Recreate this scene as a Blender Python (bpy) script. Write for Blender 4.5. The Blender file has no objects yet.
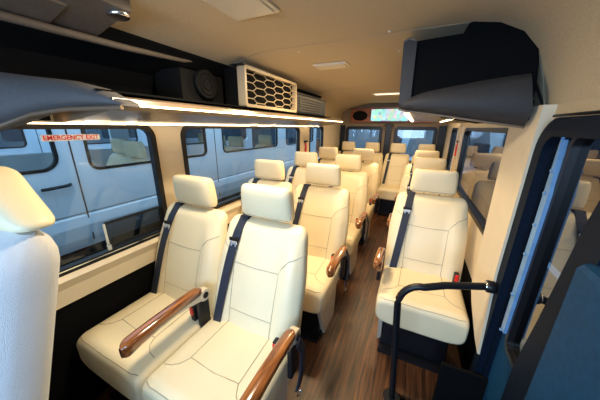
import bpy, math, random
from mathutils import Vector, Matrix
random.seed(4)
scn = bpy.context.scene
col = scn.collection
PI = math.pi

# ------------------------------------------------------------------ materials
def mat(name, color, rough=.5, metal=0., noise=None, bump=None, emit=None, estr=0., spec=.5, coat=0.):
    m = bpy.data.materials.new(name); m.use_nodes = True
    nt = m.node_tree; b = nt.nodes['Principled BSDF']
    b.inputs['Base Color'].default_value = (*color, 1)
    b.inputs['Roughness'].default_value = rough
    b.inputs['Metallic'].default_value = metal
    b.inputs['Specular IOR Level'].default_value = spec
    b.inputs['Coat Weight'].default_value = coat
    if emit:
        b.inputs['Emission Color'].default_value = (*emit, 1); b.inputs['Emission Strength'].default_value = estr
    tc = nt.nodes.new('ShaderNodeTexCoord')
    if noise:                                   # (scale, amount)
        n = nt.nodes.new('ShaderNodeTexNoise'); n.inputs['Scale'].default_value = noise[0]; n.inputs['Detail'].default_value = 5
        nt.links.new(tc.outputs['Object'], n.inputs['Vector'])
        r = nt.nodes.new('ShaderNodeValToRGB')
        a = noise[1]
        r.color_ramp.elements[0].color = (*[c * (1 - a) for c in color], 1); r.color_ramp.elements[0].position = .3
        r.color_ramp.elements[1].color = (*[min(1, c * (1 + a)) for c in color], 1); r.color_ramp.elements[1].position = .7
        nt.links.new(n.outputs['Fac'], r.inputs['Fac']); nt.links.new(r.outputs['Color'], b.inputs['Base Color'])
    if bump:                                    # (scale, strength)
        n = nt.nodes.new('ShaderNodeTexNoise'); n.inputs['Scale'].default_value = bump[0]; n.inputs['Detail'].default_value = 3
        nt.links.new(tc.outputs['Object'], n.inputs['Vector'])
        bp = nt.nodes.new('ShaderNodeBump'); bp.inputs['Strength'].default_value = bump[1]; bp.inputs['Distance'].default_value = .002
        nt.links.new(n.outputs['Fac'], bp.inputs['Height']); nt.links.new(bp.outputs['Normal'], b.inputs['Normal'])
    return m

M = {}
M['leather'] = mat('cream_leather', (.83, .70, .45), .40, noise=(3, .03), bump=(260, .25), spec=.4)
M['cab_leather'] = mat('cab_leather', (.60, .60, .60), .5, noise=(3, .03), bump=(500, .8), spec=.4)
M['seam'] = mat('seam_thread', (.40, .33, .22), .7)
M['plastic'] = mat('cream_plastic', (.72, .62, .46), .45, noise=(5, .03), bump=(300, .1))
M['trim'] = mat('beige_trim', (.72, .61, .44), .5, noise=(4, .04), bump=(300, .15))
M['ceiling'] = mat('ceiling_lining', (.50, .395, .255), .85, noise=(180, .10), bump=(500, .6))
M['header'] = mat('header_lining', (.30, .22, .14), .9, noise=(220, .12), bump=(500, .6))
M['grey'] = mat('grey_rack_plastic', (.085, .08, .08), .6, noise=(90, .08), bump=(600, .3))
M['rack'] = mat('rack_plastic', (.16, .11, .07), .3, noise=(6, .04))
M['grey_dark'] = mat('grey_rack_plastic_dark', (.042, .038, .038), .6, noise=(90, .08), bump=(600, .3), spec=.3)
M['vent_frame'] = mat('vent_frame_plastic', (.34, .27, .18), .45, noise=(9, .05))
M['console'] = mat('console_grey', (.12, .095, .075), .7, noise=(60, .1), bump=(500, .4))
M['black'] = mat('black_plastic', (.009, .009, .011), .4, spec=.35)
M['carpet'] = mat('black_carpet', (.004, .004, .0045), .95, noise=(200, .3), bump=(400, .6), spec=.1)
M['rubber'] = mat('rubber_seal', (.004, .009, .020), .6, noise=(40, .15), spec=.10)
M['blue_lit_trim'] = mat('door_trim_blue_lit', (.004, .045, .11), .65, noise=(50, .15), bump=(300, .4), spec=.2)  # dark grey door trim, with the blue cab daylight put into its colour
M['steel_blue'] = mat('door_frame_metal', (.16, .32, .55), .35, noise=(30, .1))
M['metal'] = mat('chrome', (.8, .8, .8), .2, 1.)
M['webbing'] = mat('belt_webbing', (.012, .017, .035), .6, bump=(900, .6))
M['tongue'] = mat('tongue_metal', (.75, .77, .8), .35, .3)
M['red'] = mat('red_plastic', (.75, .02, .015), .35)
M['speaker'] = mat('speaker_mesh', (.006, .006, .006), .7, bump=(900, .8), spec=.1)
M['vanpaint'] = mat('white_van_paint', (.66, .77, .86), .25, noise=(1, .02), coat=.5)
M['darkglass'] = mat('dark_windscreen', (.03, .05, .07), .06)
M['ground'] = mat('asphalt', (.05, .055, .06), .9, noise=(8, .3))
M['sky_block'] = mat('sky_block_wall', (.025, .04, .06), .9, noise=(2, .3))  # for the added walls that block the sky
M['led'] = mat('led_strip', (1, .85, .6), .4, emit=(1, .74, .42), estr=7)
M['sticker'] = mat('sticker_white', (.85, .78, .68), .5)
M['lens'] = mat('lamp_lens', (.62, .54, .42), .3)
M['reading'] = mat('reading_lamp_lens', (.9, .8, .65), .3, emit=(1, .8, .55), estr=.9)
M['fascia'] = mat('rack_front_plastic', (.40, .30, .20), .35)

def wood(name, c0, c1, scale, stretch, rough, coat=0., planks=None):
    m = bpy.data.materials.new(name); m.use_nodes = True
    nt = m.node_tree; b = nt.nodes['Principled BSDF']; L = nt.links.new
    b.inputs['Roughness'].default_value = rough; b.inputs['Coat Weight'].default_value = coat
    tc = nt.nodes.new('ShaderNodeTexCoord'); mp = nt.nodes.new('ShaderNodeMapping')
    mp.inputs['Scale'].default_value = stretch
    L(tc.outputs['Object'], mp.inputs['Vector'])
    n = nt.nodes.new('ShaderNodeTexNoise'); n.inputs['Scale'].default_value = scale; n.inputs['Detail'].default_value = 6; n.inputs['Roughness'].default_value = .65
    L(mp.outputs['Vector'], n.inputs['Vector'])
    r = nt.nodes.new('ShaderNodeValToRGB')
    r.color_ramp.elements[0].color = (*c0, 1); r.color_ramp.elements[0].position = .36
    r.color_ramp.elements[1].color = (*c1, 1); r.color_ramp.elements[1].position = .66
    L(n.outputs['Fac'], r.inputs['Fac'])
    out = r.outputs['Color']
    if planks:
        br = nt.nodes.new('ShaderNodeTexBrick'); mp2 = nt.nodes.new('ShaderNodeMapping')
        mp2.inputs['Rotation'].default_value = (0, 0, PI / 2)
        L(tc.outputs['Object'], mp2.inputs['Vector']); L(mp2.outputs['Vector'], br.inputs['Vector'])
        br.inputs['Scale'].default_value = 1; br.inputs['Brick Width'].default_value = .9; br.inputs['Row Height'].default_value = planks
        br.inputs['Mortar Size'].default_value = .0012
        br.inputs['Color1'].default_value = (.75, .75, .75, 1); br.inputs['Color2'].default_value = (1.15, 1.1, 1.05, 1); br.inputs['Mortar'].default_value = (.25, .22, .2, 1)
        mx = nt.nodes.new('ShaderNodeMix'); mx.data_type = 'RGBA'; mx.blend_type = 'MULTIPLY'; mx.inputs['Factor'].default_value = 1
        L(out, mx.inputs['A']); L(br.outputs['Color'], mx.inputs['B']); out = mx.outputs['Result']
    L(out, b.inputs['Base Color'])
    return m
M['floor'] = wood('wood_floor', (.012, .005, .002), (.165, .060, .020), 2.2, (22, 1.1, 1), .42, planks=.09)
M['armwood'] = wood('armrest_wood', (.06, .013, .003), (.42, .14, .032), 3, (22, 2.0, 12), .18, coat=1.)
M['panelwood'] = wood('panel_wood', (.20, .05, .015), (.5, .16, .05), 2, (2, 20, 20), .3, coat=.5)

def glass(name, tint, trans, ior=1.5):
    m = bpy.data.materials.new(name); m.use_nodes = True
    nt = m.node_tree; nt.nodes.clear(); L = nt.links.new
    o = nt.nodes.new('ShaderNodeOutputMaterial'); mx = nt.nodes.new('ShaderNodeMixShader')
    t = nt.nodes.new('ShaderNodeBsdfTransparent'); t.inputs['Color'].default_value = (*[c * trans for c in tint], 1)
    g = nt.nodes.new('ShaderNodeBsdfGlossy'); g.inputs['Roughness'].default_value = .015
    fr = nt.nodes.new('ShaderNodeFresnel'); fr.inputs['IOR'].default_value = ior
    L(fr.outputs['Fac'], mx.inputs['Fac']); L(t.outputs[0], mx.inputs[1]); L(g.outputs[0], mx.inputs[2]); L(mx.outputs[0], o.inputs['Surface'])
    return m
M['glass'] = glass('window_glass', (.86, .95, 1), .92, 1.65)
M['glass_dark'] = glass('tinted_glass', (.5, .62, .75), .7, 3.0)
M['pane_dark'] = glass('sliding_pane_glass', (.4, .45, .5), .35, 1.5)

def screen_mat():
    m = bpy.data.materials.new('screen_picture'); m.use_nodes = True
    nt = m.node_tree; b = nt.nodes['Principled BSDF']; L = nt.links.new
    tc = nt.nodes.new('ShaderNodeTexCoord')
    v = nt.nodes.new('ShaderNodeTexVoronoi'); v.inputs['Scale'].default_value = 17
    L(tc.outputs['Object'], v.inputs['Vector'])
    mx = nt.nodes.new('ShaderNodeMix'); mx.data_type = 'RGBA'; mx.inputs['Factor'].default_value = .42
    hs = nt.nodes.new('ShaderNodeHueSaturation'); hs.inputs['Saturation'].default_value = 1.
    L(v.outputs['Color'], hs.inputs['Color']); L(hs.outputs[0], mx.inputs['A']); mx.inputs['B'].default_value = (.7, 1, 1, 1)
    L(mx.outputs['Result'], b.inputs['Emission Color']); b.inputs['Emission Strength'].default_value = .85
    b.inputs['Base Color'].default_value = (.02, .02, .02, 1)
    return m
M['screen'] = screen_mat()

# ------------------------------------------------------------------ mesh builder
class MB:
    def __init__(s): s.v = []; s.f = []; s.m = []; s.sm = []
    def add(s, verts, faces, mi=0, smooth=False):
        o = len(s.v); s.v += [tuple(v) for v in verts]
        for f in faces: s.f.append([i + o for i in f]); s.m.append(mi); s.sm.append(smooth)
    def box(s, x0, x1, y0, y1, z0, z1, mi=0, b=0):
        if b <= 0:
            vs = [(x, y, z) for z in (z0, z1) for y in (y0, y1) for x in (x0, x1)]
            s.add(vs, [(0, 2, 3, 1), (4, 5, 7, 6), (0, 1, 5, 4), (2, 6, 7, 3), (0, 4, 6, 2), (1, 3, 7, 5)], mi)
        else:                                   # chamfered box, lofted up z
            def ring(i, z):
                return [(x0 + i + b, y0 + i, z), (x1 - i - b, y0 + i, z), (x1 - i, y0 + i + b, z), (x1 - i, y1 - i - b, z),
                        (x1 - i - b, y1 - i, z), (x0 + i + b, y1 - i, z), (x0 + i, y1 - i - b, z), (x0 + i, y0 + i + b, z)]
            s.loft([ring(b, z0), ring(b * .3, z0 + b * .3), ring(0, z0 + b), ring(0, z1 - b), ring(b * .3, z1 - b * .3), ring(b, z1)], mi)
    def loft(s, rings, mi=0, smooth=False, caps=True, closed=True):
        n = len(rings[0]); vs = [p for r in rings for p in r]; fs = []
        for i in range(len(rings) - 1):
            for j in range(n if closed else n - 1):
                k = (j + 1) % n
                fs.append((i * n + j, i * n + k, (i + 1) * n + k, (i + 1) * n + j))
        s.add(vs, fs, mi, smooth)
        if caps:
            s.add(rings[0], [tuple(range(n))[::-1]], mi); s.add(rings[-1], [tuple(range(n))], mi)
    def tube(s, pts, r, mi=0, n=8, caps=True):
        pts = [Vector(p) for p in pts]; rings = []
        up = Vector((0, 0, 1))
        for i, p in enumerate(pts):
            t = (pts[min(i + 1, len(pts) - 1)] - pts[max(i - 1, 0)]).normalized()
            a = t.cross(up)
            if a.length < .1: a = t.cross(Vector((0, 1, 0)))
            a.normalize(); b = t.cross(a)
            rr = r[i] if isinstance(r, (list, tuple)) else r
            rings.append([tuple(p + (a * math.cos(q) + b * math.sin(q)) * rr) for q in [2 * PI * k / n for k in range(n)]])
        s.loft(rings, mi, True, caps)
    def ribbon(s, pts, nrm, w, t, mi=0):        # flat strap through pts with normals nrm
        rings = []
        for i, p in enumerate(pts):
            p = Vector(p); tg = (Vector(pts[min(i + 1, len(pts) - 1)]) - Vector(pts[max(i - 1, 0)])).normalized()
            nn = Vector(nrm[i]).normalized(); sd = tg.cross(nn).normalized() * w / 2; nn = nn * t
            rings.append([tuple(p - sd), tuple(p + sd), tuple(p + sd + nn), tuple(p - sd + nn)])
        s.loft(rings, mi)
    def cyl(s, c, r, h, axis='z', mi=0, n=20, ry=None):
        ry = ry or r; c = Vector(c); rings = []
        for d, k in ((-h / 2, .93), (-h / 2 + h * .1, 1), (h / 2 - h * .1, 1), (h / 2, .93)):
            ring = []
            for q in range(n):
                a = 2 * PI * q / n; u, v = r * k * math.cos(a), ry * k * math.sin(a)
                ring.append(tuple(c + Vector({'z': (u, v, d), 'x': (d, u, v), 'y': (u, d, v)}[axis])))
            rings.append(ring)
        s.loft(rings, mi, True)
    def prism(s, poly, a0, a1, axis='y', mi=0):
        def P(p, a): return {'y': (p[0], a, p[1]), 'x': (a, p[0], p[1]), 'z': (p[0], p[1], a)}[axis]
        s.loft([[P(p, a0) for p in poly], [P(p, a1) for p in poly]], mi)
    def build(s, name, mats, parent=None, mirror=False):
        me = bpy.data.meshes.new(name); me.from_pydata(s.v, [], s.f)
        if not isinstance(mats, (list, tuple)): mats = [mats]
        for m in mats: me.materials.append(m)
        me.polygons.foreach_set('material_index', s.m); me.polygons.foreach_set('use_smooth', s.sm)
        me.update()
        import bmesh
        bm = bmesh.new(); bm.from_mesh(me); bmesh.ops.recalc_face_normals(bm, faces=bm.faces); bm.to_mesh(me); bm.free()
        o = bpy.data.objects.new(name, me); col.objects.link(o)
        if parent: o.parent = parent
        return o

def tag(o, label=None, cat=None, group=None, kind=None):
    if label: o['label'] = label
    if cat: o['category'] = cat
    if group: o['group'] = group
    if kind: o['kind'] = kind
    return o
def empty(name, loc=(0, 0, 0), label=None, cat=None, group=None):
    o = bpy.data.objects.new(name, None); o.location = loc; col.objects.link(o); o.empty_display_size = .1
    return tag(o, label, cat, group)
def copy_tree(o, parent=None, skip=()):
    c = o.copy(); col.objects.link(c); c.parent = parent
    for ch in list(o.children):
        if ch.name.split('.')[0] not in skip: copy_tree(ch, c, skip)
    return c
def sup(a, n):
    c, q = math.cos(a), math.sin(a)
    return math.copysign(abs(c) ** (2 / n), c), math.copysign(abs(q) ** (2 / n), q)
def smooth01(t): t = max(0, min(1, t)); return t * t * (3 - 2 * t)

# ------------------------------------------------------------------ seats (facing -y, cushion front at y=0)
def back_dims(s):                                # s: 0 bottom .. 1 top -> half width, front y, thickness
    hw = .247 + .003 * math.sin(PI * min(1, s * 1.1)) - .022 * smooth01((s - .5) / .5)
    th = .125 - .03 * s
    end = 1.
    if s > .90: end = math.sqrt(max(0, 1 - ((s - .90) / .10) ** 2))
    hw2 = hw * (1 - .20 * (1 - end)) ; th2 = th * max(.12, end)
    return hw2, .385 + .18 * s - .012 * math.sin(PI * s), th2, th
Z0, Z1 = .43, .975
def back_front(x, s):
    hw, yf, th, th0 = back_dims(s); n = 4.
    u = min(.999, abs(x) / hw)
    y = yf + th0 / 2 - th / 2 * (1 - u ** n) ** (1 / n)
    y -= .020 * smooth01((u - .5) / .18) * smooth01((1.0 - u) / .2) * smooth01((1 - s) / .35)
    return y
def make_back():
    m = MB(); rings = []; ns = 30; n = 48
    ss = [i / 22 * .9 for i in range(23)] + [.9 + .1 * math.sin(PI / 2 * k / 8) for k in range(1, 9)]
    for s in ss:
        hw, yf, th, th0 = back_dims(s); z = Z0 + (Z1 - Z0) * s; ring = []
        for k in range(n):
            cx, cy = sup(2 * PI * k / n, 4.)
            x = cx * hw
            y = back_front(x, s) if cy < 0 and abs(cx) < .995 else yf + th0 / 2 + cy * th / 2
            if abs(cx) >= .995 and cy <= 0: y = yf + th0 / 2 + cy * th / 2
            ring.append((x, y, z))
        rings.append(ring)
    m.loft(rings, 0, True)
    def seam(pts):                               # pts (x,s)
        out = []
        for (xa, sa), (xb, sb) in zip(pts[:-1], pts[1:]):
            for q in range(6):
                t = q / 6; x = xa + (xb - xa) * t; s = sa + (sb - sa) * t
                out.append((x, back_front(x, s) - .0002, Z0 + (Z1 - Z0) * s))
        x, s = pts[-1]; out.append((x, back_front(x, s) - .0002, Z0 + (Z1 - Z0) * s))
        m.tube(out, .0018, 1, 5)
    for sg in (-1, 1):
        seam([(sg * .120, .02), (sg * .125, .3), (sg * .13, .62), (sg * .148, .69), (sg * .178, .75), (sg * .228, .785)])
    seam([(-.13, .62), (0, .61), (.13, .62)]); seam([(-.123, .20), (0, .195), (.123, .20)])
    return m
CR = .055
def cush_top(x, y, hw=.245):
    d = y; r = CR
    e = math.sqrt(max(0, 1 - (1 - min(1, d / r)) ** 2))
    u = min(.999, abs(x) / (hw * (.93 + .07 * e)))
    h = .085 * (.45 + .55 * e)
    return .382 + h * (1 - u ** 5) ** (1 / 5) - .010 * smooth01(1 - u / .55) * smooth01(y / .1)
def make_cushion():
    m = MB(); rings = []; n = 48
    ys = [CR * (1 - math.cos(PI / 2 * k / 8)) for k in range(9)] + [CR + (.43 - CR) * k / 14 for k in range(1, 15)]
    for y in ys:
        e = math.sqrt(max(0, 1 - (1 - min(1, y / CR)) ** 2))
        hw = .245 * (.93 + .07 * e); h = .085 * (.45 + .55 * e); ring = []
        for k in range(n):
            cx, cz = sup(2 * PI * k / n, 5.)
            x = cx * hw
            z = cush_top(x, y) if cz > 0 and abs(cx) < .995 else .382 + cz * (h if cz > 0 else .112 * (.78 + .22 * e))
            ring.append((x, y, z))
        rings.append(ring)
    m.loft(rings, 0, True)
    def seam(pts):
        out = []
        for (xa, ya), (xb, yb) in zip(pts[:-1], pts[1:]):
            for q in range(6):
                t = q / 6; x = xa + (xb - xa) * t; y = ya + (yb - ya) * t
                out.append((x, y, cush_top(x, y) + .0002))
        x, y = pts[-1]; out.append((x, y, cush_top(x, y) + .0002))
        m.tube(out, .0018, 1, 5)
    for sg in (-1, 1):
        seam([(sg * .125, .40), (sg * .128, .25), (sg * .13, .16), (sg * .15, .125), (sg * .18, .105), (sg * .215, .10)])
    seam([(-.13, .165), (0, .16), (.13, .165)])
    seam([(-.222, .024), (-.19, .014), (0, .012), (.19, .014), (.222, .024)])
    return m
def make_headrest(w=.15, h=.168, t=.098):
    m = MB(); rings = []; n = 40
    for i in range(17):
        a = -PI / 2 + PI * i / 16
        s, c = math.copysign(abs(math.sin(a)) ** .55, math.sin(a)), abs(math.cos(a)) ** .35
        if i in (0, 16): c = .25
        tw = w * (1 - .07 * (s + 1) / 2)
        rings.append([(sup(2 * PI * k / n, 4.)[0] * tw * (.72 + .28 * c), sup(2 * PI * k / n, 3.)[1] * t / 2 * c - .012 * s, s * h / 2) for k in range(n)])
    m.loft(rings, 0, True)
    m.tube([(-w * .9, -t / 2 * .72 + .006, -h * .42), (0, -t / 2 * .88 + .004, -h * .42), (w * .9, -t / 2 * .72 + .006, -h * .42)], .0016, 1, 5)
    return m

def make_armrest(root, x, y0=.03, y1=.37, z=.612, side=1):
    m = MB(); rings = []
    N = 22
    for i in range(N + 1):
        t = .5 - .5 * math.cos(PI * i / N); y = y0 + (y1 - y0) * t
        e = math.sqrt(max(0, 1 - max(0, 1 - t / .08) ** 2)) if t < .08 else 1
        e2 = math.sqrt(max(0, 1 - max(0, (t - .93) / .07) ** 2)) if t > .93 else 1
        k = max(.35, min(e, e2)); drop = .030 * (1 - t) ** 6
        hw = .028 * k * (1 - .1 * t); hh = .021 * k + .015 * (1 - t) ** 4
        zc = z + .005 * math.sin(PI * t) - drop * .5 + .006 * t
        rings.append([(x + sup(2 * PI * q / 20, 3.)[0] * hw, y, zc + sup(2 * PI * q / 20, 3.)[1] * hh) for q in range(20)])
    m.loft(rings, 0, True)
    a = m.build('armrest', M['armwood'], root)
    b = MB()                                     # cream carrier under the wood, swelling to the hinge
    rings = []
    for i in range(11):
        t = i / 10; y = y0 + .07 + (y1 + .025 - y0 - .07) * t
        hh = .008 + .022 * t ** 2; zc = z - .018 - hh + .012 * math.sin(PI * t) + .008 * t
        if t > .95: hh *= .6
        rings.append([(x + sup(2 * PI * q / 16, 3.)[0] * .017, y, zc + sup(2 * PI * q / 16, 3.)[1] * hh) for q in range(16)])
    b.loft(rings, 0, True)
    b.cyl((x, y1 + .012, z - .030), .034, .036, 'x', n=24)
    b.build('armrest_bracket', M['plastic'], a)
    h = MB(); h.cyl((x, y1 + .012, z - .030), .017, .044, 'x')
    h.build('armrest_hinge', M['black'], a)
    br = MB(); br.box(x - .012, x + .012, y1 - .03, y1 + .035, .37, z - .04, b=.004)
    br.build('hinge_bracket', M['black'], a)
    return a

def make_seat(name, aisle=0, extra_arm=False, belt=True):
    """aisle: +1 armrest on +x side, -1 on -x side, 0 none"""
    root = empty(name)
    make_cushion().build('cushion', [M['leather'], M['seam']], root)
    make_back().build('backrest', [M['leather'], M['seam']], root)
    hr = make_headrest().build('headrest', [M['leather'], M['seam']], root); hr.location = (0, .605, 1.073); hr.rotation_euler = (math.radians(-4), 0, 0)
    for sx in (-.05, .05):
        p = MB(); p.tube([(sx, .615, .94), (sx, .612, 1.03)], .006); p.build('headrest_post', M['metal'], root)
    # base: black cross beams plus cream side pedestal
    b = MB(); b.box(-.20, .20, .05, .40, .255, .285, b=.006); b.box(-.19, .19, .10, .16, .03, .29, b=.006); b.box(-.19, .19, .30, .36, .03, .29, b=.006); b.box(-.20, .20, .05, .42, .0, .03)
    b.build('seat_base', M['black'], root)
    sd = aisle if aisle else 1
    s = MB(); s.prism([(.04, .285), (.42, .285), (.38, .0), (.16, .0)], sd * .205 - .012, sd * .205 + .012, 'x')
    s.build('side_panel', M['plastic'], root)
    # belt: from the shoulder guide down across the bolster to the hip
    pts = []; nr = []
    hs = MB()
    top = [(-.132, .62, .975), (-.132, .59, .982)]
    for q in top: pts.append(q); nr.append((0, -.4, .9))
    for i in range(13):
        s_ = .975 - .955 * i / 12; x = -.132 - .052 * (i / 12)
        pts.append((x, min(back_front(x - .012, s_), back_front(x + .012, s_)) - .004, Z0 + (Z1 - Z0) * s_)); nr.append((0, -1, .3))
    w = MB(); w.ribbon(pts, nr, .048, .0025)
    belt_o = w.build('seat_belt', M['webbing'], root)
    tq = MB(); s_ = .80; x = -.142; y = back_front(x, s_) - .006; z = Z0 + (Z1 - Z0) * s_
    tq.box(x - .028, x + .028, y - .010, y - .001, z + .004, z + .026, 0, b=.003)
    tq.build('belt_stop', M['black'], belt_o)
    tq = MB(); y -= .004
    tq.box(x - .016, x - .009, y - .010, y - .004, z - .040, z + .006); tq.box(x + .009, x + .016, y - .010, y - .004, z - .040, z + .006)
    tq.box(x - .016, x + .016, y - .010, y - .004, z - .050, z - .036); tq.box(x - .022, x + .022, y - .010, y - .004, z - .008, z + .008)
    tq.build('belt_tongue', M['tongue'], belt_o)
    g = MB(); g.box(-.162, -.104, .585, .625, .960, .980, b=.004); g.build('belt_guide', M['black'], root)
    k = MB(); k.box(.186, .214, .325, .36, .44, .545, b=.005)
    bo = k.build('belt_buckle', M['black'], root)
    k = MB(); k.box(.190, .210, .319, .327, .495, .540, b=.002); k.build('release_button', M['red'], bo)
    if aisle:
        make_armrest(root, aisle * .268, y0=(-.03 if extra_arm else .03) if aisle > 0 else .10, y1=.36 if aisle > 0 else .33, z=.605)
    if extra_arm: make_armrest(root, -.256, y0=-.02, y1=.36, z=.635)
    if aisle > 0:                                # loose strap hanging by the aisle hinge
        st_ = MB(); st_.ribbon([(.292, .36, .56), (.300, .39, .50), (.303, .385, .42), (.300, .37, .34), (.296, .35, .30)], [(1, 0, .1)] * 5, .045, .006)
        so_ = st_.build('hanging_strap', M['webbing'], root)
        st_ = MB(); st_.tube([(.300, .35, .30), (.302, .345, .27), (.302, .36, .25), (.302, .375, .265)], .004); st_.build('strap_hook', M['metal'], so_)
    return root

S_B = make_seat('passenger_seat', 1, True)
S_W = make_seat('passenger_seat'); S_A = make_seat('passenger_seat', 1); S_R = make_seat('passenger_seat', -1)
used = set()
def place(proto, x, y, label, group, sx=1., z=0.):
    if proto.name in used: o = copy_tree(proto)
    else: o = proto; used.add(proto.name)
    o.location = (x, y, z); o.scale = (sx, 1, 1)
    tag(o, label, 'seat', group); return o
G1 = 'cream leather seats in the left pairs'; G2 = 'cream leather single seats on the right'; G3 = 'cream leather seats of the rear bench row'
XA, XB, XR = -.649, -.150, .635
LY = (.357, 1.17, 1.97, 2.77)
place(S_B, XB, LY[0], 'nearest aisle-side cream leather seat with two long wooden armrests, front of the left rows', G1)
place(S_W, XA, LY[0], 'nearest window-side cream leather seat beside the EMERGENCY EXIT window', G1)
place(S_A, XB, LY[1], 'aisle-side cream seat in the second left pair, directly behind the nearest aisle seat', G1)
place(S_W, XA, LY[1], 'window-side cream seat in the second left pair, its headrest against the long window', G1)
place(S_A, XB, LY[2], 'aisle-side cream seat in the third left pair with short wooden armrest', G1)
place(S_W, XA, LY[2], 'window-side cream seat in the third left pair, mostly hidden with headrest showing', G1)
place(S_A, XB, LY[3], 'aisle-side cream seat in the farthest left pair, just before the rear row', G1)
place(S_W, XA, LY[3], 'window-side cream seat in the farthest left pair beside the red hammer pillar', G1)
place(S_R, XR, 1.296, 'nearest single cream seat on the right behind the black grab bar', G2)
place(S_R, XR, 2.07, 'second single cream seat on the right, only headrest and shoulders showing', G2)
place(S_R, XR, 2.92, 'third single cream seat on the right, in front of the rear row', G2)
for i, (lb) in enumerate(['cream rear-row seat at the left wall under the left rear window', 'cream rear-row seat second from the left, under the wooden speaker panel',
                          'cream rear-row seat at the end of the aisle, fully visible', 'cream rear-row seat at the right wall under the right rear window']):
    place(S_W, -.66 + .44 * i, 4.0, lb, G3, .88, .02)

# ------------------------------------------------------------------ cab seat, bottom left
cab = empty('cab_seat', (-.585, -.31, 0), 'big cream perforated front cab seat at the left edge, partly cut off', 'seat')
m = MB(); rings = []
for i in range(24):
    s = i / 23; e = math.sqrt(max(0, 1 - max(0, (s - .85) / .15) ** 2)); e = max(e, .2)
    hw = (.265 - .03 * s) * (.8 + .2 * e); th = .15 * e; z = .5 + .66 * s; y = .33 + .20 * s
    rg = []
    for k in range(48):
        cx, cy = sup(2 * PI * k / 48, 3.6); u = abs(cx)
        yy = y + cy * th / 2
        if cy < 0: yy -= .025 * smooth01((u - .6) / .2) * smooth01((1 - u) / .1) * e
        rg.append((cx * hw, yy, z))
    rings.append(rg)
m.loft(rings, 0, True); m.build('backrest', [M['cab_leather'], M['seam']], cab)
m = MB(); rings = []
for i in range(20):
    a = i / 19; e = math.sqrt(max(0, 1 - (2 * a - 1) ** 8)); e = max(e, .25)
    hw = (.25 - .20 * a ** .95) * e; th = .12 * e
    rings.append([(sup(2 * PI * k / 40, 3.2)[0] * hw, .545 - .02 * a + sup(2 * PI * k / 40, 3.)[1] * th / 2, 1.155 + .17 * a) for k in range(40)])
m.loft(rings, 0, True); m.build('headrest', M['leather'], cab)
m = MB(); rings = []
for i in range(12):
    t = i / 11; e = math.sqrt(max(.05, 1 - max(0, 1 - t / .2) ** 2))
    rings.append([(sup(2 * PI * k / 32, 4.)[0] * .255, -.12 + .5 * t, .46 + sup(2 * PI * k / 32, 4.)[1] * .08 * e) for k in range(32)])
m.loft(rings, 0, True); m.build('cushion', M['cab_leather'], cab)
m = MB(); m.box(-.22, .22, -.05, .36, 0, .4, b=.02); m.build('seat_base', M['black'], cab)

# ------------------------------------------------------------------ shell
XL, XRt, YB, YF = -.915, .93, 4.85, -1.3
def rr_hit(dx, dz, a, b, r):                     # ray from centre to rounded rect
    lo, hi = 0, 5
    def inside(t):
        x, z = abs(dx * t), abs(dz * t)
        if x > a or z > b: return False
        qx, qz = x - (a - r), z - (b - r)
        return not (qx > 0 and qz > 0 and qx * qx + qz * qz > r * r)
    for _ in range(40):
        mid = (lo + hi) / 2
        if inside(mid): lo = mid
        else: hi = mid
    return lo
def cell(mb, P, u0, u1, v0, v1, hole, depth, mi=0, n=14):
    """rect u0..u1 x v0..v1 with rounded hole (a0,a1,b0,b1,r); P(u,v,d) -> 3D; reveal of given depth"""
    a0, a1, b0, b1, r = hole; cu, cv = (a0 + a1) / 2, (b0 + b1) / 2; A, B = (a1 - a0) / 2, (b1 - b0) / 2
    out = []
    angs = set()
    per = []
    for i in range(n): per.append((u0 + (u1 - u0) * i / n, v0))
    for i in range(n): per.append((u1, v0 + (v1 - v0) * i / n))
    for i in range(n): per.append((u1 - (u1 - u0) * i / n, v1))
    for i in range(n): per.append((u0, v1 - (v1 - v0) * i / n))
    # extra rays through the hole's corner arcs
    for sx in (-1, 1):
        for sz in (-1, 1):
            for k in range(9):
                q = PI / 2 * k / 8; px = sx * (A - r + r * math.cos(q)); pz = sz * (B - r + r * math.sin(q))
                ts = []
                if px: ts.append(((u1 if px > 0 else u0) - cu) / px)
                if pz: ts.append(((v1 if pz > 0 else v0) - cv) / pz)
                t = min(ts); per.append((cu + px * t, cv + pz * t))
    per.sort(key=lambda p: math.atan2(p[1] - cv, p[0] - cu))
    inn = []
    for u, v in per:
        dx, dz = u - cu, v - cv; t = rr_hit(dx, dz, A, B, r); inn.append((cu + dx * t, cv + dz * t))
    N = len(per)
    vs = [P(u, v, 0) for u, v in per] + [P(u, v, 0) for u, v in inn] + [P(u, v, depth) for u, v in inn]
    fs = [(i, (i + 1) % N, N + (i + 1) % N, N + i) for i in range(N)] + [(N + i, N + (i + 1) % N, 2 * N + (i + 1) % N, 2 * N + i) for i in range(N)]
    mb.add(vs, fs, mi)
    return inn
def rrloop(a0, a1, b0, b1, r, n=8):
    pts = []
    for cx, cz, st in ((a1 - r, b1 - r, 0), (a0 + r, b1 - r, PI / 2), (a0 + r, b0 + r, PI), (a1 - r, b0 + r, 3 * PI / 2)):
        for k in range(n + 1):
            q = st + PI / 2 * k / n; pts.append((cx + r * math.cos(q), cz + r * math.sin(q)))
    return pts
def ringframe(mb, P, o, wdt, d0, d1, mi=0):
    a = rrloop(*o); a0, a1, b0, b1, r = o; b = rrloop(a0 + wdt, a1 - wdt, b0 + wdt, b1 - wdt, max(.01, r - wdt))
    mb.loft([[P(*p, d0) for p in a], [P(*p, d1) for p in a], [P(*p, d1) for p in b], [P(*p, d0) for p in b], [P(*p, d0) for p in a]], mi, False, caps=False)
def pane(mb, P, o, d, mi=0):
    a = rrloop(*o); mb.add([P(*p, d) for p in a], [tuple(range(len(a)))], mi)

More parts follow.
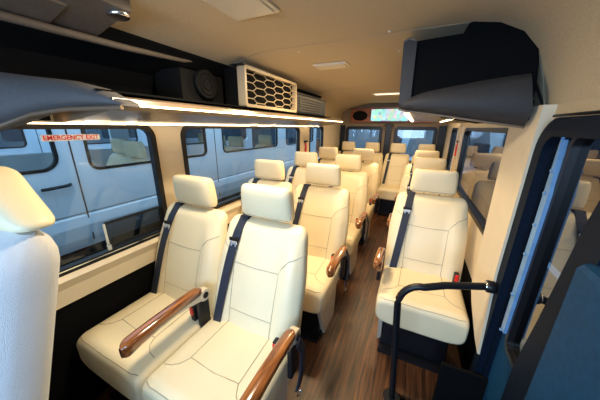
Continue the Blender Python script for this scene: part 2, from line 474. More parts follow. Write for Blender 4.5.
def wall_side(name, X, sgn, cells, ztop, lo, mats):
    """sgn: outward direction; cells: [(y0,y1,hole)]"""
    P = lambda y, z, d: (X + sgn * d, y, z)
    mb = MB(); 
    for y0, y1, hole in cells:
        if hole: cell(mb, P, y0, y1, lo, ztop, hole, .05)
        else: mb.add([P(y0, lo, 0), P(y1, lo, 0), P(y1, ztop, 0), P(y0, ztop, 0)], [(0, 1, 2, 3)])
    y0, y1 = cells[0][0], cells[-1][1]
    return mb, P
W1 = (-.45, .955, .765, 1.445, .08); W2 = (1.13, 2.95, .79, 1.445, .08); W3 = (3.28, 3.86, .79, 1.445, .06)
mb, PL = wall_side('wall_left', XL, -1, [(YF, 1.04, W1), (1.04, 3.1, W2), (3.1, 4.0, W3), (4.0, YB, None)], 1.80, .70, None)
wl = mb.build('wall_left', M['trim']); tag(wl, kind='structure')
mb = MB(); mb.prism([(XL - .04, .62), (XL + .012, .62), (XL + .012, .70), (XL + .03, .745), (XL + .012, .765), (XL - .04, .765)], .0 - .6, YB, 'y')
tag(mb.build('trim_1', M['trim']), kind='structure')
mb = MB(); mb.box(XL - .06, XL, YF, YB, -.1, .70); tag(mb.build('wall_left_lower', M['carpet']), kind='structure')
RW1 = (1.56, 3.05, .82, 1.44, .08); RW2 = (3.5, 4.1, .86, 1.44, .06)
mb, PR = wall_side('wall_right', XRt, 1, [(1.25, 3.25, RW1), (3.25, 4.3, RW2), (4.3, YB, None)], 1.80, .50, None)
tag(mb.build('wall_right', M['trim']), kind='structure')
mb = MB(); mb.box(XRt, XRt + .06, 1.25, YB, -.1, .50); tag(mb.build('wall_right_lower', M['carpet']), kind='structure')

def window(name, P, o, gl, lab=None, fw=.03):
    f = MB(); ringframe(f, P, o, fw, -.008, .03)
    a0, a1, b0, b1, r = o
    fo = f.build(name, M['black']); tag(fo, kind='structure')
    g = MB(); pane(g, P, (a0 + .01, a1 - .01, b0 + .01, b1 - .01, r), .02); g.build('window_pane', gl, fo)
    return fo
w1 = window('window_1', PL, W1, M['glass']); w2 = window('window_2', PL, W2, M['glass']); w3 = window('window_3', PL, W3, M['glass'])
w4 = window('window_4', PR, RW1, M['glass_dark']); w5 = window('window_5', PR, RW2, M['glass_dark'])
# sliding pane in the lower corner of window 1, with metal rail and latch
s = MB(); P = lambda y, z, d: (XL - d, y, z)
ringframe(s, P, (.60, .925, .80, .95, .02), .014, .006, .018)
so = s.build('sliding_pane_frame', M['black'], w1)
s = MB(); pane(s, P, (.61, .92, .81, .94, .015), .012); s.build('sliding_pane', M['pane_dark'], so)
s = MB(); s.box(XL - .006, XL + .002, .595, .607, .80, .945); s.box(XL - .004, XL + .010, .590, .612, .80, .83, b=.003); s.build('latch', M['metal'], so)
s = MB(); s.box(XL + .004, XL + .010, -.3, .93, .782, .788); s.build('window_rail', M['metal'], w1)

mb = MB(); cell(mb, lambda x, z, d: (x, YF - d, z), XL, XRt, -.3, 1.9, (-.80, .82, .98, 1.62, .12), .05)
mb.box(XL, XRt, YF, YF + .35, -.3, .95)
tag(mb.build('wall_front', M['console']), kind='structure')
mb = MB(); mb.box(XRt + .10, XRt + .13, YF, 1.3, -.3, .9); mb.box(XRt + .10, XRt + .13, YF, -.1, -.3, 1.9); tag(mb.build('wall_right_cab', M['vanpaint']), kind='structure')
# rear wall with two door windows
PBk = lambda x, z, d: (x, YB + d, z)
RA = (-.80, -.10, .80, 1.455, .07); RB = (.10, .80, .80, 1.455, .07)
mb = MB(); cell(mb, PBk, XL, -.0, .5, 1.9, RA, .05); cell(mb, PBk, 0., XRt, .5, 1.9, RB, .05)
mb.add([PBk(XL, -.1, 0), PBk(XRt, -.1, 0), PBk(XRt, .5, 0), PBk(XL, .5, 0)], [(0, 1, 2, 3)])
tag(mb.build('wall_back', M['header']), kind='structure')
for nm, o in (('window_6', RA), ('window_7', RB)): window(nm, PBk, o, M['glass'], fw=.06)
mb = MB(); mb.box(-.055, .055, YB - .03, YB + .02, .5, 1.50, b=.006); mb.box(XL + .004, -.81, YB - .02, YB + .02, .5, 1.47, b=.004); mb.box(.81, XRt - .004, YB - .02, YB + .02, .5, 1.47, b=.004)
tag(mb.build('trim_2', M['black']), kind='structure')
mb = MB()                                         # hinge arms between the rear windows
for sx in (-1, 1):
    mb.tube([(sx * .045, YB - .035, 1.49), (sx * .09, YB - .05, 1.46), (sx * .07, YB - .05, 1.41), (sx * .04, YB - .04, 1.40)], .008)
tag(mb.build('trim_3', M['metal']), kind='structure')

# ceiling profile
prof = [(XL, 1.60), (-.86, 1.72), (-.74, 1.775), (-.60, 1.805), (-.48, 1.835), (-.36, 1.85), (.60, 1.85), (.72, 1.83), (.80, 1.79), (.86, 1.72), (.90, 1.62), (XRt, 1.50)]
mb = MB(); ys = [YF, 1.325, 1.331, 2.80, 2.806, YB]
def crow(y, dz): return [(x, y, z + dz) for x, z in prof]
rows = [crow(YF, 0), crow(1.326, 0), crow(1.328, .006), crow(1.332, .006), crow(1.334, 0), crow(2.80, 0), crow(2.802, .006), crow(2.806, .006), crow(2.808, 0), crow(YB, 0)]
for a_, b_ in ((0, 1), (1, 2), (2, 3), (3, 4), (4, 5), (5, 6), (6, 7), (7, 8), (8, 9)): mb.loft([rows[a_], rows[b_]], 0, True, False, False)
ce = mb.build('ceiling', [M['ceiling'], M['header']]); tag(ce, kind='structure')
for p_ in ce.data.polygons:
    p_.use_smooth = True
# outer roof slab (keeps the sky out)
mb = MB(); mb.box(XL - .06, XRt + .06, YF, YB + .05, 1.9, 1.95); tag(mb.build('roof_skin', M['vanpaint']), kind='structure')
mb = MB(); mb.box(XL - .06, XL - .03, YF, YB, 1.5, 1.9); mb.box(XRt + .03, XRt + .06, YF, YB, 1.5, 1.9); tag(mb.build('roof_side_skin', M['vanpaint']), kind='structure')

# floor
mb = MB(); mb.box(XL, XRt, 1.12, YB, -.02, 0); mb.box(XL, .58, YF, 1.12, -.02, 0)
tag(mb.build('floor', M['floor']), kind='structure')
mb = MB(); mb.box(.58, XRt, YF, 1.12, -.30, -.28); mb.box(.575, .585, YF, 1.12, -.28, -.02); mb.box(.58, XRt, 1.12, 1.13, -.28, -.02)
mb.box(.75, XRt + .1, 1.13, 1.15, -.02, .30); tag(mb.build('step_well', M['carpet']), kind='structure')
mb = MB(); mb.box(XL + .002, -.50, YF, .32, .0, .006)
tag(mb.build('floor_mat', M['carpet']), kind='structure')
# header above the side door (big fabric panel with a dark seam)
PX = lambda y, z, d: (XRt + d, y, z)
mb = MB(); mb.tube([(.892, 1.40, 1.63), (.903, 1.37, 1.59), (.916, 1.34, 1.54), (.920, 1.32, 1.50), (.922, 1.29, 1.485), (.924, 1.24, 1.481), (.924, .5, 1.481), (.924, -.5, 1.481)], .005)
tag(mb.build('trim_5', M['black']), kind='structure')
mb = MB(); mb.box(XRt - .006, XRt + .004, YF, 1.24, 1.465, 1.52); tag(mb.build('trim_8', M['ceiling']), kind='structure')
# upper side fill above windows on left behind the rack is the wall itself

# ------------------------------------------------------------------ side door zone (right)
mb = MB(); mb.prism([(1.222, 1.52), (1.222, .80), (1.19, .60), (1.165, .40), (1.25, .42), (1.42, .50), (1.50, .56), (1.51, .80), (1.545, 1.52)], XRt - .045, XRt + .0, 'x')
po = mb.build('pillar_cover', M['trim']); tag(po, kind='structure')
for p_ in po.data.polygons: pass
mb = MB(); ringframe(mb, PX, (.0, 1.222, -.25, 1.472, .12), .06, -.035, .02); 
ds = mb.build('door_seal', M['rubber']); tag(ds, kind='structure')
mb = MB(); ringframe(mb, PX, (.06, 1.165, -.25, 1.43, .09), .02, -.005, .045)
tag(mb.build('door_frame', M['rubber']), kind='structure')
# the door itself
P3 = lambda y, z, d: (XRt + .012 + d, y, z)
mb = MB(); cell(mb, P3, -.2, 1.16, -.28, 1.50, (.12, 1.085, .56, 1.430, .05), .03)
door = mb.build('door_1', M['blue_lit_trim']); tag(door, kind='structure')
mb = MB(); ringframe(mb, P3, (.12, 1.085, .56, 1.430, .05), .02, -.012, .03); mb.build('door_window_frame', M['black'], door)
mb = MB(); pane(mb, P3, (.12, 1.085, .56, 1.430, .05), .01); mb.build('door_glass', M['glass_dark'], door)
mb = MB(); mb.prism([(1.080, .62), (1.110, .62), (1.115, 1.22), (1.112, 1.42), (1.108, 1.42), (1.080, 1.22)], XRt - .012, XRt + .006, 'x')
for zz in (.62, .80, .98, 1.10, 1.22, 1.30): mb.cyl((XRt - .013, 1.10, zz), .006, .01, 'x', n=10)
mb.build('door_edge_strip', M['steel_blue'], door)
mb = MB(); mb.prism([(.955, -.25), (.945, .60), (.905, .84), (.858, 1.19), (.80, 1.45), (.70, 1.45), (.76, 1.19), (.80, .84), (.80, -.25)], XRt - .01, XRt + .05, 'x'); mb.build('door_post', M['rubber'], door)
mb = MB(); mb.box(XRt - .035, XRt + .05, -.2, .80, -.25, 1.12, b=.02); mb.box(XRt - .05, XRt - .03, .60, .74, .66, .68, b=.004)
mb.build('door_panel', M['blue_lit_trim'], door)

# grab bar
gb = empty('grab_bar', (.53, 1.08, 0), 'curved black tubular grab bar from floor to right pillar in front of the seat', 'grab bar')
mb = MB(); pts = [(.02, 0, 0), (.0, 0, .30), (-.022, 0, .62)]
for k in range(1, 9):
    q = PI / 2 * k / 8; pts.append((-.022 + .10 * (1 - math.cos(q)), .01 * k / 8, .62 + .115 * math.sin(q) + .0))
pts += [(.16, .05, .745), (.26, .09, .748), (.335, .12, .750)]
mb.tube(pts, .0165, n=14); mb.build('bar_tube', M['black'], gb)
mb = MB(); mb.cyl((.345, .123, .750), .028, .03, 'x'); mb.build('bar_socket', M['black'], gb)
mb = MB(); mb.cyl((.330, .12, .750), .021, .012, 'x'); mb.build('bar_collar', M['metal'], gb)
mb = MB(); mb.cyl((.02, 0, .006), .045, .012, 'z'); mb.build('bar_foot', M['black'], gb)

# ------------------------------------------------------------------ luggage racks
def rack(name, sgn, xw, xi, y0, y1, ywall, zi, label):
    """sgn -1 left; xw wall x; xi inner x"""
    r = empty(name, (xi, y0, 1.4), label, 'luggage rack')
    X = lambda t: (xw + (xi - xw) * t) - xi
    Y = lambda y: y - y0
    Z = lambda z: z - 1.4
    body = MB()
    lo_ = 0 if sgn < 0 else .055
    sec = [(0, 1.435 + lo_), (.45, 1.455 + lo_), (.8, 1.475 + lo_ * .9), (.95, zi - .008), (1.0, zi + .012), (.985, zi + .032), (.93, zi + .040), (.88, 1.535), (0, 1.535)]
    body.loft([[(X(t), Y(y), Z(z)) for t, z in sec] for y in (y0, y0 + .3, y1 - .04)] + [[(X(t * .96), Y(y1), Z(z * .7 + .3 * 1.5)) for t, z in sec]], 0)
    body.build('shelf', M['rack'], r)
    ln = MB()                                     # black lining of the open bay
    ln.prism([(X(0) , Z(1.54)), (X(0), Z(1.76)), (X(.02), Z(1.76)), (X(.02), Z(1.54))], Y(ywall), Y(y1 - .55), 'y')
    ln.build('bay_lining', M['carpet'], r)
    return r, X, Y, Z
rl, X, Y, Z = rack('luggage_rack', -1, XL + .003, -.46, .52, 3.42, .0, 1.492, 'long brown luggage rack with two light strips above the left windows')
mb = MB(); mb.box(X(.99) + .000, X(1) + .005, Y(.53), Y(3.36), Z(1.500), Z(1.507)); mb.build('light_strip', M['led'], rl)
mb = MB(); mb.box(X(.18), X(.21), Y(.40), Y(3.40), Z(1.436), Z(1.4425)); mb.build('light_strip', M['led'], rl)
# black lining: wall, ceiling side of bay
mb = MB(); mb.prism([(X(.9), Z(1.545)), (X(.9), Z(1.552)), (X(.06), Z(1.552)), (X(.06), Z(1.62)), (X(.16), Z(1.690)), (X(.50), Z(1.738)), (X(.60), Z(1.785)), (X(.60), Z(1.822)), (X(.0), Z(1.76)), (X(.0), Z(1.541))], Y(.50), Y(3.0), 'y')
mb.prism([(X(.06), Z(1.45)), (X(.06), Z(1.62)), (X(.16), Z(1.690)), (X(.50), Z(1.738)), (X(.56), Z(1.80)), (X(.0), Z(1.76)), (X(.0), Z(1.45))], Y(-.9), Y(.50), 'y')
mb.build('bay_backing', M['carpet'], rl)
for (yy, w_) in ((.60, .09), (.74, .045), (1.72, .09), (2.02, .045), (2.9, .09), (3.1, .05)):
    mb = MB(); mb.cyl((X(.36), Y(yy), Z(1.446)), .028, .022, 'z', ry=w_ / 2); mb.build('reading_lamp', M['reading'], rl)
# rounded grey end cap
def endcap(r, pts_b, pts_t, th, name='end_cap', mt=None):
    mb = MB(); rings = []
    n = len(pts_b)
    for (xb, yb, zb), (xt, yt, zt) in zip(pts_b, pts_t):
        c = [(xb, yb + th, zb), (xb, yb, zb + .0), (xb, yb - th * .25, zb * .7 + zt * .3), (xt, yt - th * .15, zb * .2 + zt * .8), (xt, yt + .01, zt), (xt, yt + th, zt)]
        rings.append([(a - r.location.x, b - r.location.y, d - r.location.z) for a, b, d in c])
    mb.loft(rings, 0, True)
    return mb.build(name, mt or M['grey'], r)
endcap(rl, [(-.43, .535, 1.497), (-.52, .50, 1.497), (-.62, .46, 1.492), (-.72, .41, 1.475), (-.80, .36, 1.44), (-.86, .30, 1.41), (-.893, .22, 1.385)],
       [(-.44, .54, 1.506), (-.52, .50, 1.555), (-.62, .46, 1.580), (-.72, .41, 1.590), (-.80, .36, 1.60), (-.86, .30, 1.60), (-.893, .22, 1.60)], .05)
mb = MB(); mb.tube([(X(1) + .03, Y(.525), Z(1.492)), (X(.86), Y(.49), Z(1.490)), (X(.64), Y(.445), Z(1.485)), (X(.42), Y(.395), Z(1.468)), (X(.24), Y(.345), Z(1.433)), (X(.10), Y(.285), Z(1.403)), (X(.02), Y(.21), Z(1.38))], .008)
mb.build('edge_trim', M['rack'], rl)
# trim bar under the ceiling at the left
mb = MB(); mb.tube([(-.66, -.9, 1.735), (-.66, .2, 1.735), (-.66, .7, 1.742), (-.665, 1.0, 1.757), (-.67, 1.15, 1.785)], [.014, .014, .013, .010, .004])
tag(mb.build('trim_6', M['console']), kind='structure')

rr_, X, Y, Z = rack('luggage_rack', 1, XRt - .003, .40, 1.42, 3.45, 1.42, 1.525, 'grey-ended luggage rack with black open bay above the right windows')
mb = MB(); mb.box(X(1) + .004, X(1) + .026, Y(1.50), Y(3.36), Z(1.505), Z(1.512)); mb.build('light_strip', M['led'], rr_)
mb = MB(); mb.box(X(.38), X(.41), Y(1.95), Y(3.40), Z(1.500), Z(1.5065)); mb.build('light_strip', M['led'], rr_)
endcap(rr_, [(.388, 1.33, 1.527), (.45, 1.32, 1.513), (.58, 1.31, 1.493), (.72, 1.30, 1.470), (.84, 1.29, 1.450), (.868, 1.29, 1.446)],
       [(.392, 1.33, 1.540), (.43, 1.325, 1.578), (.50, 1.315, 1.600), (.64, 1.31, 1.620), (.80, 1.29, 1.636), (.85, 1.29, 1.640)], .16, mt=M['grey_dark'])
mb = MB(); mb.tube([(.385 - .40, -.085, 1.522 - 1.4), (.45 - .40, -.095, 1.508 - 1.4), (.58 - .40, -.105, 1.488 - 1.4), (.72 - .40, -.115, 1.465 - 1.4), (.87 - .40, -.125, 1.441 - 1.4)], .005)
mb.build('edge_trim', M['rack'], rr_)
# open bay: black box (back, inner upright, top)
mb = MB(); ins = [(.42, 1.58), (.42, 1.800), (.60, 1.808), (.615, 1.842), (.65, 1.850), (.75, 1.838), (.805, 1.81), (.848, 1.755), (.868, 1.68), (.878, 1.60), (.884, 1.47), (.60, 1.52)]
mb.prism([(x - .40, z - 1.4) for x, z in ins], -.105, .9, 'y'); mb.build('bay_lining', M['carpet'], rr_)
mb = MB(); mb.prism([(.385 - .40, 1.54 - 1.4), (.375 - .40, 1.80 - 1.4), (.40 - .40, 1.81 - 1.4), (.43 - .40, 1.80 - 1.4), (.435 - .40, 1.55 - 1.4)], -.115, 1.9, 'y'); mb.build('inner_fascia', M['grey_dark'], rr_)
mb = MB(); mb.tube([(.375 - .4, -.115, .40), (.395 - .4, -.115, .412), (.425 - .4, -.115, .402)], .004); mb.build('fascia_edge', M['rack'], rr_)

# hexagonal speaker grille on the left rack
gx, gy0, gy1, gz0, gz1 = -.50, 1.29, 2.00, 1.552, 1.785
g = empty('air_unit', (gx, gy0, gz0), 'beige framed unit with honeycomb grille on the left luggage rack', 'vent')
mb = MB(); W_, H_ = gy1 - gy0, gz1 - gz0
Pg = lambda y, z, d: (-d, y, z)
ringframe(mb, Pg, (0, W_, 0, H_, .015), .018, -.006, .05)
mb.build('housing', M['vent_frame'], g)
mb = MB(); mb.box(-.16, -.05, .01, W_ - .01, .006, H_ - .01); mb.build('casing', M['carpet'], g)
mb = MB(); mb.box(-.0499, -.03, .015, W_ - .015, .015, H_ - .015); mb.build('backing', M['carpet'], g)
mb = MB(); cw, ch = .165, .046
def clip(p, q):
    t0, t1 = 0., 1.; d = (q[0] - p[0], q[1] - p[1])
    for k, (lo, hi) in enumerate(((.016, W_ - .016), (.016, H_ - .016))):
        if abs(d[k]) < 1e-9:
            if p[k] < lo or p[k] > hi: return None
            continue
        a, b_ = sorted(((lo - p[k]) / d[k], (hi - p[k]) / d[k])); t0, t1 = max(t0, a), min(t1, b_)
    return None if t0 >= t1 else tuple((p[0] + d[0] * t, p[1] + d[1] * t) for t in (t0, t1))
for c_ in range(-1, 7):
    for r_ in range(-1, 7):
        cy = .05 + c_ * cw * .76; cz = .03 + r_ * ch + (ch / 2 if c_ % 2 else 0)
        A_, B_, C_, D_ = (cy - cw * .5, cz), (cy - cw * .26, cz + ch / 2), (cy + cw * .26, cz + ch / 2), (cy + cw * .5, cz)
        for p_, q_ in ((A_, B_), (B_, C_), (C_, D_)):
            e_ = clip(p_, q_)
            if e_: mb.tube([(-.004, *e_[0]), (-.004, *e_[1])], .0034, n=4)
mb.build('honeycomb_grille', M['vent_frame'], g)
mb = MB(); mb.box(-.10, .004, -.004, W_ + .004, H_ + .001, H_ + .008); mb.build('housing_lid', M['black'], g)
g = empty('air_vent', (-.52, 2.03, 1.55), 'dark louvred box at the far end of the left luggage rack', 'vent')
mb = MB(); mb.box(-.20, 0, 0, .78, .004, .165, b=.006); mb.build('housing', M['black'], g)
for k in range(6):
    mb = MB(); mb.box(.0, .012, .06, .62, .02 + k * .022, .030 + k * .022); mb.build('slat', M['grey'], g)
mb = MB(); mb.box(-.20, .012, 0, .80, .166, .174); mb.build('top_edge', M['grey'], g)
# round black fan on bay lining near the grille
mb = MB(); mb.cyl((-.62, 1.10, 1.655), .075, .03, 'x'); 
for k in (.03, .055):
    pts = [(-.603, 1.10 + k * math.cos(q * PI / 8), 1.655 + k * math.sin(q * PI / 8)) for q in range(17)]; mb.tube(pts, .003, n=5)
mb.box(-.83, -.635, .95, 1.25, 1.556, 1.715)
tag(mb.build('speaker', M['speaker']), 'round black loudspeaker in the dark bay left of the honeycomb unit', 'speaker')

# ------------------------------------------------------------------ ceiling fittings
def ceil_lamp(name, x0, x1, y0, y1, z, label, mt):
    o = empty(name, ((x0 + x1) / 2, (y0 + y1) / 2, z), label, 'ceiling light', 'flat ceiling lights')
    w, d = (x1 - x0) / 2, (y1 - y0) / 2
    mb = MB(); mb.box(-w, w, -d, d, -.010, 0, b=.004); mb.build('lamp_frame', M['plastic'], o)
    mb = MB(); mb.box(-w * .86, w * .86, -d * .84, d * .84, -.016, -.009, b=.003); mb.build('lamp_lens', mt, o)
ceil_lamp('ceiling_light', -.235, -.035, .70, .92, 1.85, 'largest square cream ceiling lamp at the top of the picture', M['lens'])
ceil_lamp('ceiling_light', -.24, 0.0, 1.72, 1.85, 1.85, 'small flat ceiling lamp in the middle of the ceiling', M['lens'])
ceil_lamp('ceiling_light', -.10, .30, 3.35, 3.48, 1.85, 'farthest glowing ceiling lamp before the rear screen', M['reading'])
mb = MB(); mb.prism([(-.74, 1.742), (-.50, 1.790), (-.44, 1.798), (-.44, 1.832), (-.60, 1.795), (-.74, 1.765)], -.9, .62, 'y')
co = mb.build('overhead_console', M['console']); tag(co, 'dark grey overhead console on the ceiling, top left corner', 'console')
mb = MB(); mb.prism([(-.70, 1.744), (-.53, 1.778), (-.53, 1.786), (-.70, 1.752)], -.9, .48, 'y'); mb.build('console_cover', M['console'], co)
mb = MB(); mb.cyl((-.485, .60, 1.790), .042, .016, 'z', ry=.032)
tag(mb.build('spot_lamp', M['metal']), 'round shiny spot lamp on the ceiling edge beside the dark console', 'lamp')
for q, (x, y) in enumerate([(-.19, 1.40), (.31, 1.30), (.33, 1.62), (-.1, 2.6)]):
    mb = MB(); mb.cyl((x, y, 1.848), .008, .006, 'z', n=10)
    tag(mb.build('ceiling_clip', M['plastic']), 'tiny round lining clip on the beige ceiling', 'clip', 'clips in the ceiling lining')

# rear wooden panel with screen and speakers
rp = empty('wooden_fascia', (0, 4.78, 1.52), 'wooden panel across the rear above the back windows', 'panel')
mb = MB(); mb.box(-.70, .70, -.03, .06, 0, .25, b=.012); mb.build('board', M['panelwood'], rp)
mb = MB(); mb.box(-.36, .36, -.045, -.028, .005, .265, b=.006); mb.build('screen_surround', M['panelwood'], rp)
for sx, lb in ((-1, 'oval black loudspeaker on the wooden rear panel left of the screen'), (1, 'oval black loudspeaker on the wooden rear panel right of the screen')):
    mb = MB(); mb.cyl((sx * .52, 4.736, 1.64), .135, .022, 'y', ry=.085, n=28)
    mb.tube([(sx * .52 + .13 * math.cos(q * PI / 12), 4.731, 1.64 + .08 * math.sin(q * PI / 12)) for q in range(25)], .007)
    tag(mb.build('loudspeaker', M['speaker']), lb, 'speaker', 'oval rear loudspeakers')
ts = empty('rear_screen', (0, 4.73, 1.535), 'bright colourful screen on the wooden rear panel', 'screen')
mb = MB(); mb.box(-.33, .33, -.012, .004, 0, .225, b=.004); mb.build('bezel', M['black'], ts)
mb = MB(); mb.box(-.315, .315, -.016, -.011, .012, .213); mb.build('display', M['screen'], ts)

# red hammers / belts on pillars
for x, y, z, sg, lb in ((XL + .012, 3.13, 1.15, 1, 'red emergency hammer on the left pillar before the small window'), (XRt - .012, 3.27, 1.20, -1, 'red emergency hammer on the right pillar behind the single seats')):
    h = empty('emergency_hammer', (x, y, z), lb, 'hammer', 'red emergency hammers')
    mb = MB(); mb.tube([(0, 0, -.07), (sg * .004, 0, .02), (0, .0, .07)], [.016, .013, .012]); mb.build('handle', M['red'], h)
    mb = MB(); mb.cyl((sg * .004, 0, .09), .013, .09, 'y', n=12); mb.build('head', M['black'], h)
# curtain-like pillar strips on the right
mb = MB(); mb.box(XRt - .022, XRt, 3.12, 3.20, .5, 1.46, b=.005); mb.box(XRt - .022, XRt, 3.34, 3.42, .5, 1.46, b=.005); tag(mb.build('trim_7', M['plastic']), kind='structure')

# EMERGENCY EXIT sticker
st = MB(); sy0, sy1, sz0, sz1 = .462, .672, 1.366, 1.392
st.box(XL + .002, XL + .003, sy0, sy1, sz0, sz1)
sto = st.build('exit_sticker', M['sticker']); tag(sto, 'small white sticker reading EMERGENCY EXIT in red on the left window', 'sticker')
cu = bpy.data.curves.new('t', 'FONT'); cu.body = 'EMERGENCY EXIT'; cu.size = .0275; cu.offset = .0007; cu.align_x = 'CENTER'; cu.align_y = 'CENTER'
to = bpy.data.objects.new('t', cu); col.objects.link(to)
dg = bpy.context.evaluated_depsgraph_get(); me = bpy.data.meshes.new_from_object(to.evaluated_get(dg)); bpy.data.objects.remove(to)
tw = max(v.co.x for v in me.vertices) - min(v.co.x for v in me.vertices)
me.transform(Matrix.Scale((sy1 - sy0) * .94 / tw, 4, (1, 0, 0)))
me.materials.clear(); me.materials.append(M['red'])
tt = bpy.data.objects.new('lettering', me); col.objects.link(tt); tt.parent = sto
tt.matrix_local = Matrix.Translation((XL + .0036, (sy0 + sy1) / 2, (sz0 + sz1) / 2)) @ Matrix(((0, 0, 1, 0), (1, 0, 0, 0), (0, 1, 0, 0), (0, 0, 0, 1)))

# ------------------------------------------------------------------ outside
mb = MB(); mb.box(-12, 12, -8, 16, -.62, -.60); tag(mb.build('ground', M['ground']), kind='structure')
mb = MB(); mb.box(1.9, 2.0, -6, 14, -.6, 3.2); mb.box(-11, 3.3, 13, 13.1, -.6, 2.6); tag(mb.build('sky_block_wall', M['sky_block']), kind='structure')  # added dark walls, keep the bright sky out of the right and rear windows
# neighbouring white van on the left
nv = empty('white_van', (-1.72, 0, -.6), 'white van parked close alongside, seen through the left windows', 'van')
PN = lambda y, z, d: (-d, y, z + .6)
mb = MB()
holes = [(-2.0, .86, (-.35, .79, 1.13, 1.62, .10)), (.86, 2.25, (.95, 2.12, 1.10, 1.62, .07)), (2.25, 3.9, (2.38, 3.75, 1.10, 1.62, .07)), (3.9, 5.6, (4.05, 5.4, 1.10, 1.62, .07))]
for y0, y1, h in holes: cell(mb, PN, y0, y1, .80, 1.80, h, .05)
mb.loft([[PN(y, z, d) for z, d in ((.80, 0), (.785, .012), (.77, 0), (.70, -.01), (.60, .0), (.52, .02))] for y in (-2.0, 5.6)], 0, False, False, False)
mb.add([PN(-2, 1.8, 0), PN(5.6, 1.8, 0), PN(5.6, 2.1, .25), PN(-2, 2.1, .25)], [(0, 1, 2, 3)])
mb.add([PN(-2, 2.1, .25), PN(5.6, 2.1, .25), PN(5.6, 2.1, 1.7), PN(-2, 2.1, 1.7)], [(0, 1, 2, 3)])
mb.build('body', M['vanpaint'], nv)
mb = MB()
for y0, y1, h in holes: cell(mb, lambda y, z, d: (-1.9 - d, y, z + .6), y0, y1, .40, 2.1, h, .03)
mb.build('far_side', M['vanpaint'], nv)
mb = MB(); mb.box(-1.8, -.05, -2, 5.6, .30, .68); mb.box(-.06, -.03, -2, 5.6, .25, 1.17); mb.build('underbody', M['black'], nv)
for y0, y1, h in holes:
    mb = MB(); ringframe(mb, PN, h, .02, -.004, .02); wf = mb.build('window_frame', M['black'], nv)
    mb = MB(); pane(mb, PN, h, .01); mb.build('window_pane', M['glass'], wf)
mb = MB(); mb.box(-.002, .003, .862, .870, 1.17, 2.4); mb.box(-.002, .003, 2.25, 2.257, 1.17, 2.4); mb.build('door_gap', M['black'], nv)
mb = MB(); mb.tube([(.005, .66, 1.615), (.035, .68, 1.62), (.035, .79, 1.625), (.005, .81, 1.625)], .011); mb.build('door_handle', M['black'], nv)
for k, (x, y, lb) in enumerate([(-2.15, .95, 'first'), (-2.15, 1.75, ''), (-2.15, 2.55, ''), (-2.15, 3.4, ''), (-2.75, 1.15, ''), (-2.75, 1.95, ''), (-2.75, 2.8, '')]):
    o = copy_tree(S_W, None, ('seat_belt', 'belt_buckle', 'belt_guide', 'side_panel', 'headrest_post'))
    o.location = (x, y, .12); o.scale = (1, 1, 1)
    tag(o, 'cream seat inside the white van parked alongside, behind its side glass', 'seat', 'cream seats inside the neighbouring van')

nv2 = copy_tree(nv); nv2.location = (-4.75, -.55, -.6)  # added van copy, covers the bright sky seen through the nearer van
tag(nv2, 'added second white van further off, covering the sky behind the nearer van glass')
mb = MB(); mb.box(-9.2, -9.1, -6, 14, -.6, 2.6); tag(mb.build('sky_block_wall', M['sky_block']), kind='structure')  # added dark wall blocking the sky beyond the left vans
# vans parked behind, nose towards us
def van_front(x, y, label, paint):
    v = empty('parked_van', (x, y, -.6), label, 'van', 'vans parked behind')
    mb = MB(); W = .95
    sec = [(0, .35), (-.02, .75), (.05, 1.05), (.55, 1.25), (1.25, 2.05), (1.6, 2.3), (3.5, 2.4), (3.5, .35)]
    mb.loft([[(xx, yy + dy, zz) for yy, zz in sec] for xx, dy in ((-W, .22), (-W * .8, .04), (0, 0), (W * .8, .04), (W, .22))], 0)
    mb.build('body', paint, v)
    mb = MB(); 
    mb.add([(-.80, .60, 1.30), (.80, .60, 1.30), (.70, 1.20, 1.985), (-.70, 1.20, 1.985)], [(0, 1, 2, 3)]); 
    for vv in range(4): pass
    o = mb.build('windscreen', M['darkglass'], v); o.location = (0, -.02, .012)
    mb = MB(); mb.box(-.42, .42, -.05, .0, .70, 1.0, b=.02); gr = mb.build('radiator_grille', M['black'], v)
    mb = MB(); R_ = .10; zc = .87
    mb.tube([(R_ * math.cos(q * PI / 12), -.06, zc + R_ * math.sin(q * PI / 12)) for q in range(25)], .009)
    for q in (90, 210, 330): mb.tube([(0, -.06, zc), (R_ * math.cos(math.radians(q)), -.06, zc + R_ * math.sin(math.radians(q)))], [.016, .004])
    for zz in (.74, .82, .92, .97):
        for s_ in (-1, 1): mb.box(s_ * .27 - .13, s_ * .27 + .13, -.056, -.05, zz - .006, zz + .006)
    mb.build('emblem', M['metal'], gr)
    for s_ in (-1, 1):
        mb = MB(); mb.cyl((s_ * .66, .0, .93), .15, .08, 'y', ry=.11); mb.build('headlight', M['metal'], v)
    for s_ in (-1, 1):
        mb = MB(); mb.box(s_ * 1.1 - .09, s_ * 1.1 + .09, .75, .85, 1.35, 1.68, b=.03); mb.build('side_mirror', M['black'], v)
        mb = MB(); mb.cyl((s_ * .85, .75, .34), .34, .22, 'x'); mb.build('wheel', M['black'], v)
    return v
van_front(-1.25, 6.6, 'white van parked behind, seen through the left rear window', M['vanpaint'])
M['silver'] = mat('grey_van_paint', (.20, .27, .34), .3)
v_ = van_front(1.05, 6.9, 'dark grey van nose behind the right rear window', M['silver'])

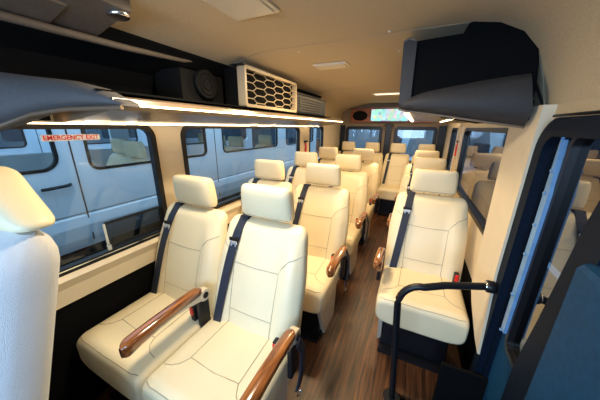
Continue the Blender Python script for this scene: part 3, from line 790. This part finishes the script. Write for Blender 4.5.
# ------------------------------------------------------------------ lights
def area(name, loc, size, power, color, rot=(0, 0, 0), sy=None, spread=180):
    l = bpy.data.lights.new(name, 'AREA'); l.energy = power; l.color = color; l.shape = 'RECTANGLE'; l.size = size; l.size_y = sy or size; l.spread = math.radians(spread)
    o = bpy.data.objects.new(name, l); o.location = loc; o.rotation_euler = rot; col.objects.link(o); return o
warm = (1, .74, .42)
area('lamp_light_front', (-.135, .81, 1.830), .17, 12, (1, .84, .60), sy=.18)
area('lamp_light_middle', (-.12, 1.785, 1.830), .20, 14, warm, sy=.10)
area('lamp_light_rear', (.10, 3.415, 1.830), .34, 15, warm, sy=.10)
area('windscreen_daylight', (.0, -1.22, 1.30), 1.5, 17, (.42, .66, 1), rot=(math.radians(72), 0, 0), sy=.55, spread=110)

w = bpy.data.worlds.new('w'); scn.world = w; w.use_nodes = True
nt = w.node_tree; bg = nt.nodes['Background']
sk = nt.nodes.new('ShaderNodeTexSky'); sk.sky_type = 'PREETHAM' if hasattr(sk, 'turbidity') else sk.sky_type
bg.inputs['Color'].default_value = (.52, .74, .95, 1); bg.inputs['Strength'].default_value = 2.6
nt.nodes.remove(sk)

# ------------------------------------------------------------------ camera
cd = bpy.data.cameras.new('camera'); cam = bpy.data.objects.new('camera', cd); col.objects.link(cam); scn.camera = cam
cd.sensor_width = 36; cd.lens = 239.1 / 600 * 36; cd.clip_start = .02
yaw, pit, rol = .4381, .2973, .0098
F = Vector((-math.sin(yaw) * math.cos(pit), math.cos(yaw) * math.cos(pit), -math.sin(pit)))
R0 = Vector((math.cos(yaw), math.sin(yaw), 0)); U0 = R0.cross(F)
R1 = R0 * math.cos(rol) + U0 * math.sin(rol); U1 = -R0 * math.sin(rol) + U0 * math.cos(rol)
mw = Matrix((R1, U1, -F)).transposed().to_4x4(); mw.translation = Vector((.483, 0, 1.435)); cam.matrix_world = mw
scn.view_settings.view_transform = 'Standard'; scn.view_settings.look = 'None'; scn.view_settings.gamma = 1
scn.view_settings.exposure = .34
